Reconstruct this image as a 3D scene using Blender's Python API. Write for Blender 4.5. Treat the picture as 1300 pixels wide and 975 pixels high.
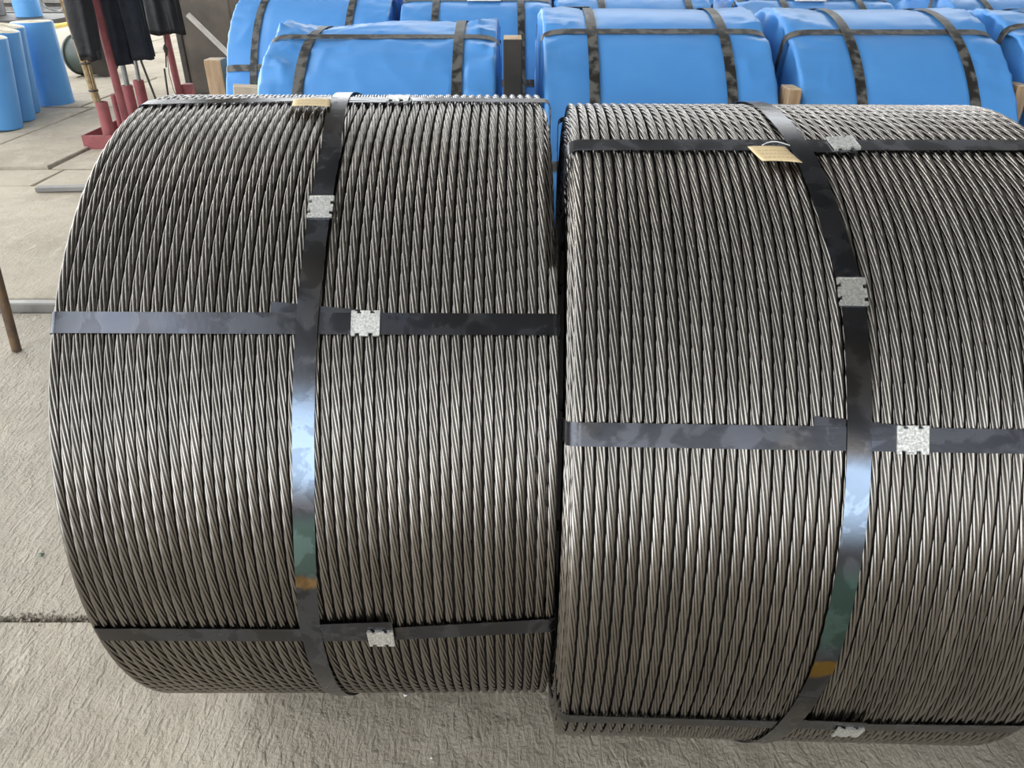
import bpy, math, random
import numpy as np
from mathutils import Vector, Matrix, noise

PI = math.pi
scene = bpy.context.scene
for o in list(bpy.data.objects):
    bpy.data.objects.remove(o)
col = scene.collection

# ------------------------------------------------------------------ camera
CAM_H = 1.487
cam_d = bpy.data.cameras.new('camera')
cam = bpy.data.objects.new('camera', cam_d)
col.objects.link(cam)
cam.location = (0, 0, CAM_H)
cam.rotation_euler = (math.radians(60), 0, 0)
cam_d.sensor_width = 36
cam_d.lens = 970 / 1300 * 36
cam_d.clip_start = 0.02
cam_d.clip_end = 300
scene.camera = cam

# ------------------------------------------------------------------ sky, light, exposure
world = bpy.data.worlds.new('sky')
scene.world = world
world.use_nodes = True
wn = world.node_tree
wn.nodes.clear()
wo = wn.nodes.new('ShaderNodeOutputWorld')
wb = wn.nodes.new('ShaderNodeBackground')
wb.inputs[0].default_value = (0.93, 0.97, 1.0, 1)
wb.inputs[1].default_value = 4.1
wn.links.new(wb.outputs[0], wo.inputs[0])

sun_d = bpy.data.lights.new('sun', 'SUN')
sun = bpy.data.objects.new('sun', sun_d)
col.objects.link(sun)
sun_d.energy = 1.3
sun_d.angle = math.radians(40)
sun_d.color = (1.0, 0.96, 0.89)
# light comes from the back left, low enough to reach in under the roof
sun.rotation_euler = Vector((0.62, -0.55, -0.42)).to_track_quat('-Z', 'Y').to_euler()
sun.location = (-6, 8, 8)

vs = scene.view_settings
vs.view_transform = 'Standard'
vs.look = 'None'
vs.exposure = 0.0
vs.gamma = 1.0
vs.use_curve_mapping = False

# ------------------------------------------------------------------ helpers
def tag(o, label=None, cat=None, group=None, kind=None):
    if label: o['label'] = label
    if cat: o['category'] = cat
    if group: o['group'] = group
    if kind: o['kind'] = kind
    return o

def empty(name, loc, rz=0.0):
    o = bpy.data.objects.new(name, None)
    o.empty_display_size = 0.1
    o.location = loc
    o.rotation_euler = (0, 0, rz)
    col.objects.link(o)
    return o

def link(name, me, parent=None, loc=None):
    o = bpy.data.objects.new(name, me)
    col.objects.link(o)
    if parent is not None: o.parent = parent
    if loc is not None: o.location = loc
    return o

def mesh(name, verts, faces, m, smooth=False):
    me = bpy.data.meshes.new(name)
    me.from_pydata([tuple(v) for v in verts], [], faces)
    me.materials.append(m)
    if smooth:
        me.shade_smooth()
    me.update()
    return me

class MB:
    def __init__(s): s.v = []; s.f = []
    def add(s, verts, faces):
        b = len(s.v)
        s.v += [tuple(v) for v in verts]
        s.f += [tuple(b + i for i in q) for q in faces]
        return s
    def box(s, c, d, M=None, bev=0.0):
        x, y, z = (k / 2 for k in d)
        if bev <= 0:
            vs_ = [(i * x, j * y, k * z) for i in (-1, 1) for j in (-1, 1) for k in (-1, 1)]
            fs = [(0, 1, 3, 2), (4, 6, 7, 5), (0, 4, 5, 1), (2, 3, 7, 6), (0, 2, 6, 4), (1, 5, 7, 3)]
        else:
            b = min(bev, x * .9, y * .9, z * .9)
            vs_, idx, fs = [], {}, []
            for i in (-1, 1):
                for j in (-1, 1):
                    for k in (-1, 1):
                        for ax in range(3):
                            p = [i * (x - b), j * (y - b), k * (z - b)]
                            p[ax] = (i * x, j * y, k * z)[ax]
                            idx[(i, j, k, ax)] = len(vs_); vs_.append(tuple(p))
            g = lambda i, j, k, a: idx[(i, j, k, a)]
            for sg in (-1, 1):
                fs.append((g(sg, -1, -1, 0), g(sg, 1, -1, 0), g(sg, 1, 1, 0), g(sg, -1, 1, 0)))
                fs.append((g(-1, sg, -1, 1), g(1, sg, -1, 1), g(1, sg, 1, 1), g(-1, sg, 1, 1)))
                fs.append((g(-1, -1, sg, 2), g(1, -1, sg, 2), g(1, 1, sg, 2), g(-1, 1, sg, 2)))
            for a in (-1, 1):
                for c_ in (-1, 1):
                    fs.append((g(a, c_, -1, 0), g(a, c_, 1, 0), g(a, c_, 1, 1), g(a, c_, -1, 1)))
                    fs.append((g(a, -1, c_, 0), g(a, 1, c_, 0), g(a, 1, c_, 2), g(a, -1, c_, 2)))
                    fs.append((g(-1, a, c_, 1), g(1, a, c_, 1), g(1, a, c_, 2), g(-1, a, c_, 2)))
            for i in (-1, 1):
                for j in (-1, 1):
                    for k in (-1, 1):
                        fs.append((g(i, j, k, 0), g(i, j, k, 1), g(i, j, k, 2)))
        c = Vector(c)
        out = []
        for p in vs_:
            p = Vector(p)
            if M is not None: p = M @ p
            out.append(p + c)
        return s.add(out, fs)
    def tube(s, pts, r, n=10, cap=True):
        pts = [Vector(p) for p in pts]
        rs = r if isinstance(r, (list, tuple)) else [r] * len(pts)
        vs_, fs = [], []
        ref = None
        for i, p in enumerate(pts):
            t = (pts[min(i + 1, len(pts) - 1)] - pts[max(i - 1, 0)]).normalized()
            if ref is None:
                ref = Vector((0, 0, 1)) if abs(t.z) < .9 else Vector((1, 0, 0))
            u = (ref - t * ref.dot(t)).normalized(); w = t.cross(u); ref = u
            for k in range(n):
                a = 2 * PI * k / n
                vs_.append(p + (u * math.cos(a) + w * math.sin(a)) * rs[i])
        for i in range(len(pts) - 1):
            for k in range(n):
                fs.append((i * n + k, i * n + (k + 1) % n, (i + 1) * n + (k + 1) % n, (i + 1) * n + k))
        if cap:
            fs.append(tuple(reversed(range(n))))
            fs.append(tuple((len(pts) - 1) * n + k for k in range(n)))
        return s.add(vs_, fs)
    def lathe(s, prof, n=32, M=None, close=False):
        """profile of (r, z) spun about z"""
        vs_, fs = [], []
        m = len(prof)
        for (r, z) in prof:
            for k in range(n):
                a = 2 * PI * k / n
                p = Vector((r * math.cos(a), r * math.sin(a), z))
                vs_.append(M @ p if M is not None else p)
        for i in range(m - 1 + (1 if close else 0)):
            j = (i + 1) % m
            for k in range(n):
                fs.append((i * n + k, i * n + (k + 1) % n, j * n + (k + 1) % n, j * n + k))
        return s.add(vs_, fs)
    def sweep(s, P, W, N, w, t, closed=False):
        """flat band: centre P, unit width dir W, unit normal N, width w, thickness t (inner face on P)"""
        vs_, fs = [], []
        for p, a, n_ in zip(P, W, N):
            p, a, n_ = Vector(p), Vector(a), Vector(n_)
            vs_ += [p - a * w / 2, p + a * w / 2, p + a * w / 2 + n_ * t, p - a * w / 2 + n_ * t]
        m = len(P)
        for i in range(m if closed else m - 1):
            j = (i + 1) % m
            for k in range(4):
                fs.append((i * 4 + k, i * 4 + (k + 1) % 4, j * 4 + (k + 1) % 4, j * 4 + k))
        if not closed:
            fs.append((3, 2, 1, 0)); b = (m - 1) * 4; fs.append((b, b + 1, b + 2, b + 3))
        return s.add(vs_, fs)
    def prism(s, poly, h, M):
        """polygon in the local xy plane extruded by h along local z, then M"""
        n = len(poly)
        vs_ = [M @ Vector((x, y, 0)) for x, y in poly] + [M @ Vector((x, y, h)) for x, y in poly]
        fs = [tuple(reversed(range(n))), tuple(range(n, 2 * n))]
        fs += [(i, (i + 1) % n, n + (i + 1) % n, n + i) for i in range(n)]
        return s.add(vs_, fs)
    def build(s, name, m, parent=None, smooth=False, loc=None, sharp=None):
        me = mesh(name, s.v, s.f, m, smooth)
        if smooth and sharp is not None:
            me.set_sharp_from_angle(angle=math.radians(sharp))
        return link(name, me, parent, loc)

# ------------------------------------------------------------------ materials
def mat(name, c1, c2=None, rough=.6, metal=0.0, scale=8.0, detail=4.0, lo=.35, hi=.65, bump=0.0,
        bscale=60.0, bdist=.002, rough2=None, stretch=None, rnd=0.0, spec=None, sheen=0.0):
    m = bpy.data.materials.new(name)
    m.use_nodes = True
    nt = m.node_tree; N = nt.nodes; L = nt.links
    bs = N['Principled BSDF']
    bs.inputs['Metallic'].default_value = metal
    bs.inputs['Roughness'].default_value = rough
    if spec is not None: bs.inputs['Specular IOR Level'].default_value = spec
    if sheen: bs.inputs['Sheen Weight'].default_value = sheen
    tc = N.new('ShaderNodeTexCoord')
    mp = N.new('ShaderNodeMapping')
    L.new(tc.outputs['Object'], mp.inputs[0])
    if stretch: mp.inputs['Scale'].default_value = stretch
    c2 = c2 or tuple(k * .8 for k in c1)
    nz = N.new('ShaderNodeTexNoise')
    nz.inputs['Scale'].default_value = scale; nz.inputs['Detail'].default_value = detail
    L.new(mp.outputs[0], nz.inputs['Vector'])
    rp = N.new('ShaderNodeValToRGB')
    rp.color_ramp.elements[0].position = lo; rp.color_ramp.elements[0].color = (*c1, 1)
    rp.color_ramp.elements[1].position = hi; rp.color_ramp.elements[1].color = (*c2, 1)
    L.new(nz.outputs['Fac'], rp.inputs[0])
    outc = rp.outputs[0]
    if rnd:
        oi = N.new('ShaderNodeObjectInfo')
        mr = N.new('ShaderNodeMapRange')
        mr.inputs['To Min'].default_value = 1 - rnd; mr.inputs['To Max'].default_value = 1 + rnd
        L.new(oi.outputs['Random'], mr.inputs['Value'])
        mx = N.new('ShaderNodeVectorMath'); mx.operation = 'SCALE'
        L.new(outc, mx.inputs[0]); L.new(mr.outputs[0], mx.inputs['Scale'])
        outc = mx.outputs[0]
        sh = N.new('ShaderNodeVectorMath'); sh.operation = 'SCALE'; sh.inputs[0].default_value = (37, 53, 71)
        L.new(oi.outputs['Random'], sh.inputs['Scale']); L.new(sh.outputs[0], mp.inputs['Location'])
    L.new(outc, bs.inputs['Base Color'])
    if rough2 is not None:
        r2 = N.new('ShaderNodeMapRange')
        r2.inputs['From Min'].default_value = lo; r2.inputs['From Max'].default_value = hi
        r2.inputs['To Min'].default_value = rough; r2.inputs['To Max'].default_value = rough2
        L.new(nz.outputs['Fac'], r2.inputs['Value']); L.new(r2.outputs[0], bs.inputs['Roughness'])
    if bump:
        n2 = N.new('ShaderNodeTexNoise')
        n2.inputs['Scale'].default_value = bscale; n2.inputs['Detail'].default_value = 6
        L.new(mp.outputs[0], n2.inputs['Vector'])
        bp = N.new('ShaderNodeBump')
        bp.inputs['Strength'].default_value = bump; bp.inputs['Distance'].default_value = bdist
        L.new(n2.outputs['Fac'], bp.inputs['Height']); L.new(bp.outputs[0], bs.inputs['Normal'])
    return m

def concrete(name, c1, c2, c3, grain=1.0):
    m = bpy.data.materials.new(name); m.use_nodes = True
    nt = m.node_tree; N = nt.nodes; L = nt.links; bs = N['Principled BSDF']
    bs.inputs['Roughness'].default_value = .9
    bs.inputs['Specular IOR Level'].default_value = .25
    tc = N.new('ShaderNodeTexCoord')
    def nz(s, d, dist=0.0):
        n = N.new('ShaderNodeTexNoise'); n.inputs['Scale'].default_value = s
        n.inputs['Detail'].default_value = d; n.inputs['Distortion'].default_value = dist
        L.new(tc.outputs['Object'], n.inputs['Vector']); return n
    big, mid, fine = nz(1.6, 5), nz(9, 6, .6), nz(120, 4)
    r1 = N.new('ShaderNodeValToRGB')
    r1.color_ramp.elements[0].position = .35; r1.color_ramp.elements[0].color = (*c1, 1)
    r1.color_ramp.elements[1].position = .68; r1.color_ramp.elements[1].color = (*c2, 1)
    L.new(big.outputs['Fac'], r1.inputs[0])
    r2 = N.new('ShaderNodeValToRGB')
    r2.color_ramp.elements[0].position = .48; r2.color_ramp.elements[0].color = (0, 0, 0, 1)
    r2.color_ramp.elements[1].position = .72; r2.color_ramp.elements[1].color = (.7, .7, .7, 1)
    L.new(mid.outputs['Fac'], r2.inputs[0])
    mx = N.new('ShaderNodeMixRGB'); mx.inputs[2].default_value = (*c3, 1)
    L.new(r2.outputs[0], mx.inputs[0]); L.new(r1.outputs[0], mx.inputs[1])
    L.new(mx.outputs[0], bs.inputs['Base Color'])
    # raked, pitted relief: stretched noise + fine grain
    mp = N.new('ShaderNodeMapping'); mp.inputs['Rotation'].default_value = (0, 0, .7)
    mp.inputs['Scale'].default_value = (60, 22, 40)
    L.new(tc.outputs['Object'], mp.inputs[0])
    rk = N.new('ShaderNodeTexNoise'); rk.inputs['Scale'].default_value = 1.0; rk.inputs['Detail'].default_value = 5
    rk.inputs['Distortion'].default_value = .8
    L.new(mp.outputs[0], rk.inputs['Vector'])
    b1 = N.new('ShaderNodeBump'); b1.inputs['Strength'].default_value = .55 * grain; b1.inputs['Distance'].default_value = .006
    L.new(rk.outputs['Fac'], b1.inputs['Height'])
    b2 = N.new('ShaderNodeBump'); b2.inputs['Strength'].default_value = .4 * grain; b2.inputs['Distance'].default_value = .003
    L.new(fine.outputs['Fac'], b2.inputs['Height']); L.new(b1.outputs[0], b2.inputs['Normal'])
    b3 = N.new('ShaderNodeBump'); b3.inputs['Strength'].default_value = .5; b3.inputs['Distance'].default_value = .02
    L.new(mid.outputs['Fac'], b3.inputs['Height']); L.new(b2.outputs[0], b3.inputs['Normal'])
    L.new(b3.outputs[0], bs.inputs['Normal'])
    return m

M_CONC = concrete('concrete_near', (.48, .425, .345), (.365, .325, .265), (.55, .495, .415), 2.4)
M_CONC2 = concrete('concrete_far', (.46, .405, .32), (.355, .31, .245), (.51, .455, .37), 1.6)
M_DIRT = concrete('packed_dirt', (.36, .33, .28), (.26, .24, .20), (.42, .38, .32))
M_ROOF = mat('roof_sheet', (.33, .33, .33), (.27, .27, .275), rough=.8)
M_WALL = mat('grey_wall', (.20, .195, .185), (.15, .145, .14), rough=.9)
M_BEAM = mat('roof_beam', (.26, .25, .24), rough=.7)
M_STRAND = mat('strand_steel', (.315, .296, .276), (.245, .230, .213), rough=.27, metal=1.0, scale=12, detail=1.5, rnd=.10)
M_CORE = mat('dark_core_fill', (.05, .047, .044), rough=.7, metal=.6)  # shade between the wraps put into the colour, far darker than the strand
M_SEAL = mat('galvanised_seal', (.82, .82, .79), (.54, .54, .52), rough=.40, metal=.85, scale=330, lo=.4, hi=.6, bump=.5, bscale=260, bdist=.001, rough2=.5)
M_CARD = mat('tan_card', (.76, .60, .35), (.70, .54, .30), rough=.8, scale=30)
M_PRINT = mat('faded_print', (.52, .40, .24), rough=.8)
M_WIRE = mat('white_tie_wire', (.8, .8, .8), rough=.4)
M_BLUE = mat('blue_tarpaulin', (.080, .295, .70), (.098, .33, .74), rough=.40, scale=5, bump=.12, bscale=420, bdist=.0006, spec=.45)
M_BLUE2 = mat('blue_film', (.085, .30, .66), (.105, .34, .70), rough=.45, scale=3)
M_BSTRAP = mat('black_painted_strap', (.022, .021, .020), (.13, .125, .112), rough=.42, scale=30, detail=4, lo=.45, hi=.58, rough2=.6, spec=.5)
M_WOOD = mat('raw_timber', (.46, .31, .18), (.30, .19, .10), rough=.75, scale=6, stretch=(9, 9, 1.2), bump=.3, bscale=14)
M_WOODT = mat('sawn_timber_end', (.66, .52, .36), (.52, .39, .25), rough=.8, scale=20)
M_WOODD = mat('black_timber', (.030, .028, .026), (.05, .045, .04), rough=.8, scale=10)  # near-black timber for the sides of one post
M_RED = mat('red_painted_steel', (.30, .078, .082), (.22, .06, .062), rough=.5, scale=14, lo=.4, hi=.7)
M_NAVY = mat('navy_cloth', (.010, .013, .020), (.018, .021, .029), rough=.8, scale=10, bump=.4, bscale=24, bdist=.015, spec=.25)
M_BLACK = mat('black_cloth', (.006, .006, .008), (.012, .012, .015), rough=.55, scale=10, bump=.5, bscale=24, bdist=.015, spec=.35)
M_PIPE = mat('grey_steel_pipe', (.30, .31, .30), (.20, .20, .20), rough=.45, metal=.8, scale=12)
M_DARK = mat('dark_steel', (.045, .04, .036), (.075, .066, .058), rough=.6, metal=.3, scale=6)
M_COLUMN = mat('grimy_brown_steel', (.085, .070, .056), (.15, .125, .10), rough=.7, scale=3.5, detail=6)
M_RUST = mat('rusty_rod', (.16, .095, .045), (.07, .05, .035), rough=.6, metal=.3, scale=24)
M_GREEN = mat('dark_green_drum', (.045, .065, .055), (.03, .045, .04), rough=.5, scale=5)
M_CREAM = mat('cream_roll_end', (.80, .74, .62), (.68, .62, .50), rough=.8, scale=20)
M_TWIG = mat('broom_twigs', (.42, .31, .18), (.27, .19, .10), rough=.8, scale=40)
M_ANGLE = mat('steel_edging', (.26, .25, .23), (.17, .165, .155), rough=.5, metal=.5, scale=8)
M_ANGLE2 = mat('pale_tube_paint', (.62, .59, .53), (.50, .47, .42), rough=.5)
M_YELLOW = mat('yellow_band', (.62, .46, .07), rough=.6)
M_WHITE = mat('white_paper', (.80, .80, .80), (.72, .72, .72), rough=.6)
M_CRUMB = mat('stone_crumbs', (.34, .30, .25), (.20, .18, .15), rough=.9, scale=40)
M_GCHIP = mat('green_chip', (.22, .27, .20), rough=.8)
M_GREYM = mat('grey_machine_paint', (.24, .23, .215), (.16, .152, .145), rough=.6, scale=4)

def blued_steel(name, seed, colour_bands=()):
    """packing strap: dark blued steel, cloudy oxide patches; stains = (coil angle, length in degrees, colour)"""
    m = bpy.data.materials.new(name); m.use_nodes = True
    nt = m.node_tree; N = nt.nodes; L = nt.links; bs = N['Principled BSDF']
    bs.inputs['Metallic'].default_value = 1.0
    tc = N.new('ShaderNodeTexCoord')
    mp = N.new('ShaderNodeMapping'); mp.inputs['Location'].default_value = (seed, seed * .7, -seed)
    L.new(tc.outputs['Object'], mp.inputs[0])
    def nz(s, d, dist=0.0):
        n = N.new('ShaderNodeTexNoise'); n.inputs['Scale'].default_value = s
        n.inputs['Detail'].default_value = d; n.inputs['Distortion'].default_value = dist
        L.new(mp.outputs[0], n.inputs['Vector']); return n
    a, b, c = nz(7, 2, .3), nz(22, 3, .5), nz(160, 3)
    ra = N.new('ShaderNodeValToRGB'); e = ra.color_ramp.elements
    e[0].position = .30; e[0].color = (.11, .123, .16, 1)
    e[1].position = .72; e[1].color = (.13, .122, .12, 1)
    for p, cc in ((.45, (.115, .12, .14, 1)), (.58, (.10, .105, .12, 1))):
        q = e.new(p); q.color = cc
    L.new(a.outputs['Fac'], ra.inputs[0])
    colr = ra.outputs[0]
    for (adeg, ldeg, cc) in colour_bands:
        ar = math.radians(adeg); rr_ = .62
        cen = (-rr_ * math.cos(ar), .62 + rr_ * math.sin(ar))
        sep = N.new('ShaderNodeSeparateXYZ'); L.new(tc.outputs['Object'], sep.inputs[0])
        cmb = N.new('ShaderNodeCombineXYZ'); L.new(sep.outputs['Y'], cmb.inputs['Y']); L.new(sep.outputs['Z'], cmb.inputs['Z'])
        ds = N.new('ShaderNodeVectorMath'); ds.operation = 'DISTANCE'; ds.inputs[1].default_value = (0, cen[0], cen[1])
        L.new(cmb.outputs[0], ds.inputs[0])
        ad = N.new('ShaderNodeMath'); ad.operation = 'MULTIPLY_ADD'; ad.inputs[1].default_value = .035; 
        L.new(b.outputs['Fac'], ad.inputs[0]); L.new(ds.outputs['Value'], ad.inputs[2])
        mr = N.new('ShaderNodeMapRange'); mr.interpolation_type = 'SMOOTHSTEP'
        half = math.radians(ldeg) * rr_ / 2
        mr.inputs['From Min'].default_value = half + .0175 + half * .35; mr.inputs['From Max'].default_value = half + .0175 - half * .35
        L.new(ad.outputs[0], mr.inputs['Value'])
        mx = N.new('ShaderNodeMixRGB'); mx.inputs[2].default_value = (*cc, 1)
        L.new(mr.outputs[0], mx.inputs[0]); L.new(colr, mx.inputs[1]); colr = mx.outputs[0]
    rb = N.new('ShaderNodeValToRGB'); e = rb.color_ramp.elements
    e[0].position = .49; e[0].color = (.74, .74, .74, 1); e[1].position = .54; e[1].color = (1.05, 1.05, 1.05, 1)
    L.new(b.outputs['Fac'], rb.inputs[0])
    mx = N.new('ShaderNodeMixRGB'); mx.blend_type = 'MULTIPLY'; mx.inputs[0].default_value = 1
    L.new(colr, mx.inputs[1]); L.new(rb.outputs[0], mx.inputs[2])
    L.new(mx.outputs[0], bs.inputs['Base Color'])
    rr = N.new('ShaderNodeMapRange'); rr.inputs['From Min'].default_value = .3; rr.inputs['From Max'].default_value = .7
    rr.inputs['To Min'].default_value = .20; rr.inputs['To Max'].default_value = .32
    L.new(b.outputs['Fac'], rr.inputs['Value']); L.new(rr.outputs[0], bs.inputs['Roughness'])
    bp = N.new('ShaderNodeBump'); bp.inputs['Strength'].default_value = .08; bp.inputs['Distance'].default_value = .001
    L.new(c.outputs['Fac'], bp.inputs['Height']); L.new(bp.outputs[0], bs.inputs['Normal'])
    return m
M_STRAP = blued_steel('blued_steel_strap', 0.0)
M_STRAP2 = blued_steel('blued_steel_strap_b', 3.7)
# the two straps round the coils carry colour bands at set coil angles: blue, sea-green, straw
M_RING_L = blued_steel('banded_strap_a', 1.3, ((24, 13, (.20, .26, .35)), (9, 9, (.16, .25, .25)), (3.5, 2.2, (.34, .23, .11))))
M_RING_R = blued_steel('banded_strap_b', 5.1, ((22, 10, (.21, .27, .36)), (7, 12, (.11, .19, .18)), (-2.5, 2.6, (.40, .25, .06))))

# ================================================================== THE SETTING
SLAB_Z = 0.04          # the floor on the left is one step higher, behind a steel edging
EDGE_Y = 3.26
floor = tag(MB().box((0, 25, -.075), (120, 130, .05)).build('floor', M_DIRT), 'dusty beige concrete floor of the storage yard', kind='structure')
rng = random.Random(4)

def slab(x0, x1, y0, y1, ztop, m, jit=.0, tilt=0.0, zbot=-.05):
    j = lambda: rng.uniform(-jit, jit)
    P = [(x0 + j(), y0 + j()), (x1 + j(), y0 + j()), (x1 + j(), y1 + j()), (x0 + j(), y1 + j())]
    b = .006
    cx, cy = (x0 + x1) / 2, (y0 + y1) / 2
    zt = lambda x, y: ztop + tilt * (x - cx)
    ins = [(x + (b if x < cx else -b), y + (b if y < cy else -b)) for x, y in P]
    v = [(x, y, zbot) for x, y in P] + [(x, y, zt(x, y) - b) for x, y in P] + [(x, y, zt(x, y)) for x, y in ins]
    f = [(0, 1, 5, 4), (1, 2, 6, 5), (2, 3, 7, 6), (3, 0, 4, 7), (4, 5, 9, 8), (5, 6, 10, 9), (6, 7, 11, 10), (7, 4, 8, 11), (8, 9, 10, 11)]
    return link('concrete_slab', mesh('concrete_slab', v, f, m), floor)

slab(-9, 9, -14, 1.376, 0.0, M_CONC)
slab(-9, -.45, 1.390, EDGE_Y - .025, 0.0, M_CONC)
slab(-.445, 9, 1.380, EDGE_Y - .02, 0.0, M_CONC)
slab(-1.5, 9, EDGE_Y, 13, 0.0, M_CONC)
g = .012
rows = [(EDGE_Y + .05, 5.235), (5.235, 5.68), (5.68, 6.33), (6.33, 8.15), (8.15, 10.1), (10.1, 12.6), (12.6, 17.0), (17, 26)]
for i, (ya, yb) in enumerate(rows):
    xs = {0: [-8, -4.9, -1.51], 1: [-8, -5.6, -3.3, -1.51], 2: [-8, -4.22, -3.41, -1.51], 3: [-8, -6.2, -4.26, -2.7, -1.51],
          4: [-9, -6.0, -4.4, -3.1, -1.51], 5: [-10, -7.3, -5.4, -3.6, -1.51], 6: [-16, -9, -6.1, -3.9, -1.51], 7: [-22, -12, -7, -1.51]}[i]
    for xa, xb in zip(xs[:-1], xs[1:]):
        up = rng.uniform(-.004, .004)
        if i == 2 and abs(xa + 4.22) < .01: up = .022
        if i == 2 and xa < -5: up = .012
        slab(xa + g, xb - g, ya + g, yb - g, SLAB_Z + up, M_CONC2, .008, rng.uniform(-.004, .004))
MB().box((-4.75, EDGE_Y + .012, .001), (6.5, .05, .082), bev=.006).build('steel_edging', M_ANGLE, floor)

# crumbs collected in the joint of the near floor
mb = MB(); r2 = random.Random(7)
for i in range(900):
    x = r2.uniform(-1.8, -.72) if i < 780 else r2.uniform(-2.3, -1.95)
    y = 1.383 + r2.gauss(0, .010) if i < 780 else 3.2 + r2.gauss(0, .025)
    s_ = r2.uniform(.0018, .0065)
    M = Matrix.Rotation(r2.uniform(0, 6), 3, Vector((r2.random(), r2.random(), r2.random() + .1)).normalized())
    mb.box((x, y, r2.uniform(-.006, .002)), (s_, s_ * r2.uniform(.6, 1.3), s_ * .7), M)
tag(mb.build('stone_crumbs', M_CRUMB), 'loose stone crumbs gathered in the floor joint beside the left coil', 'rubble', kind='stuff')

# roof of the open-sided shed, overhead and out of the frame; a long open light gap runs down its left side
RX0, RX1, RY0, RY1, RZ = -9.5, 9.2, -12.5, 22.0, 6.4
roof = MB()
for xa, xb, ya, yb in ((RX0, -5.2, RY0, 7.0), (-3.2, RX1, RY0, 7.0), (RX0, -2.0, 7.0, RY1), (-2.0, RX1, 7.0, 9.5)):
    n_c = int((xb - xa) / .12)
    vv, ff = [], []
    for i in range(n_c + 1):
        x = xa + (xb - xa) * i / n_c
        zz = RZ + (.03 if i % 2 else 0)
        vv += [(x, ya, zz), (x, yb, zz), (x, ya, zz + .02), (x, yb, zz + .02)]
    for i in range(n_c):
        a, b = i * 4, i * 4 + 4
        ff += [(a, b, b + 1, a + 1), (a + 2, a + 3, b + 3, b + 2)]
    roof.add(vv, ff)
roof_o = tag(roof.build('ceiling', M_ROOF), 'corrugated shed roof above the coils with a long light gap', kind='structure')

tag(MB().box((-13, 23.5, .28), (24, .3, .7)).build('wall_back', M_WALL), 'low grey wall added far back to hide bright floor', kind='structure')  # added to screen off the overlit floor beyond
tag(MB().box((8.6, 16.5, 3.2), (20.8, .3, 6.5)).build('wall_rear_added', M_WALL), 'unseen grey wall added behind the blue coils to block low sky', kind='structure')  # added out of view to keep low sky out of the strap reflections
# wall added right of the coils, out of the frame, to darken that side
tag(MB().box((9.0, 1.0, 3.05), (.2, 27, 6.2)).build('wall_right_added', M_WALL), 'unseen grey wall added beyond the right side to darken it', kind='structure')

# ================================================================== STRAND COILS
R = 0.62                 # outer radius of a bare coil
DS = 0.0140             # strand diameter
PITCH = 0.01545
RC = R - DS / 2
LAY = 2 * PI * RC / 19
A0, A1 = math.radians(-140), math.radians(220)      # the wrap starts and ends low at the back

def strand_mesh(name, rc, a0, a1, phase, seed, pitch=PITCH, per_lay=24, lobe_pts=6, wob=.0004, m=None, x_of=None, cap=False):
    """one turn of 7-wire strand: six wires laid round a straight core, x along the coil axis, axis at z = R"""
    n = max(8, int((a1 - a0) * rc / LAY * per_lay))
    a = np.linspace(a0, a1, n + 1)
    rr = np.random.RandomState(seed)
    env = np.clip(np.minimum(a - a0, a1 - a) / .5, 0, 1)
    wx = sum(rr.uniform(-1, 1) * np.sin(k * a + rr.uniform(0, 6)) for k in (2, 3, 5, 8)) * wob * env
    wr = sum(rr.uniform(-1, 1) * np.sin(k * a + rr.uniform(0, 6)) for k in (2, 4, 7)) * wob * .6 * env
    xc = pitch * (a - a0) / (2 * PI) - pitch * .5 + wx
    if x_of is not None: xc = xc + x_of(a)
    rcen = rc + wr
    tau = -2 * PI * (a - a0) * rc / LAY + phase
    rw, rp = DS / 6, DS / 3
    ph = np.radians(np.linspace(-118, 118, lobe_pts))
    lr = np.hypot(rp + rw * np.cos(ph), rw * np.sin(ph))
    lt = np.arctan2(rw * np.sin(ph), rp + rw * np.cos(ph))
    th = (np.arange(6)[:, None] * PI / 3 + lt[None, :]).ravel()
    rho = np.tile(lr, 6)
    T = th[None, :] + tau[:, None]
    rad = rcen[:, None] + rho[None, :] * np.cos(T)
    X = xc[:, None] + rho[None, :] * np.sin(T)
    Y = -rad * np.cos(a)[:, None]
    Z = R + rad * np.sin(a)[:, None]
    V = np.stack([X, Y, Z], -1).reshape(-1, 3)
    k = 6 * lobe_pts
    i = np.arange(n)[:, None, None] * k
    j = (np.arange(6)[:, None] * lobe_pts + np.arange(lobe_pts - 1)[None, :])[None]
    F = np.stack([i + j, i + j + k, i + j + k + 1, i + j + 1], -1).reshape(-1, 4)
    faces = F.tolist()
    if cap:
        faces.append(list(range(k))); faces.append(list(range(n * k, n * k + k))[::-1])
    me = bpy.data.meshes.new(name)
    me.from_pydata(V.tolist(), [], faces)
    me.materials.append(m or M_STRAND)
    me.shade_smooth()
    me.update()
    return me

NV = 10
WRAPS = [strand_mesh('strand_wrap', RC, A0, A1, math.radians(60 / NV * v), 11 + v) for v in range(NV)]
LAYER = DS * .875
N_LAY = 15
INNER = [strand_mesh('inner_wrap', RC - LAYER * (i + 1), A0, A1, math.radians(37 * i), 90 + i, per_lay=9, lobe_pts=4) for i in range(N_LAY)]
R_BORE = RC - LAYER * (N_LAY + .6)

def nrm(e):  # outward direction at coil angle e (0 faces the camera side, 90 up)
    return Vector((0, -math.cos(e), math.sin(e)))
def tng(e):
    return Vector((0, math.sin(e), math.cos(e)))
AX = Vector((0, 0, R))
EX = Vector((1, 0, 0))

def interp(tab):
    xs = [t[0] for t in tab]; ys = [t[1] for t in tab]
    return lambda q: float(np.interp(q, xs, ys))

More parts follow.
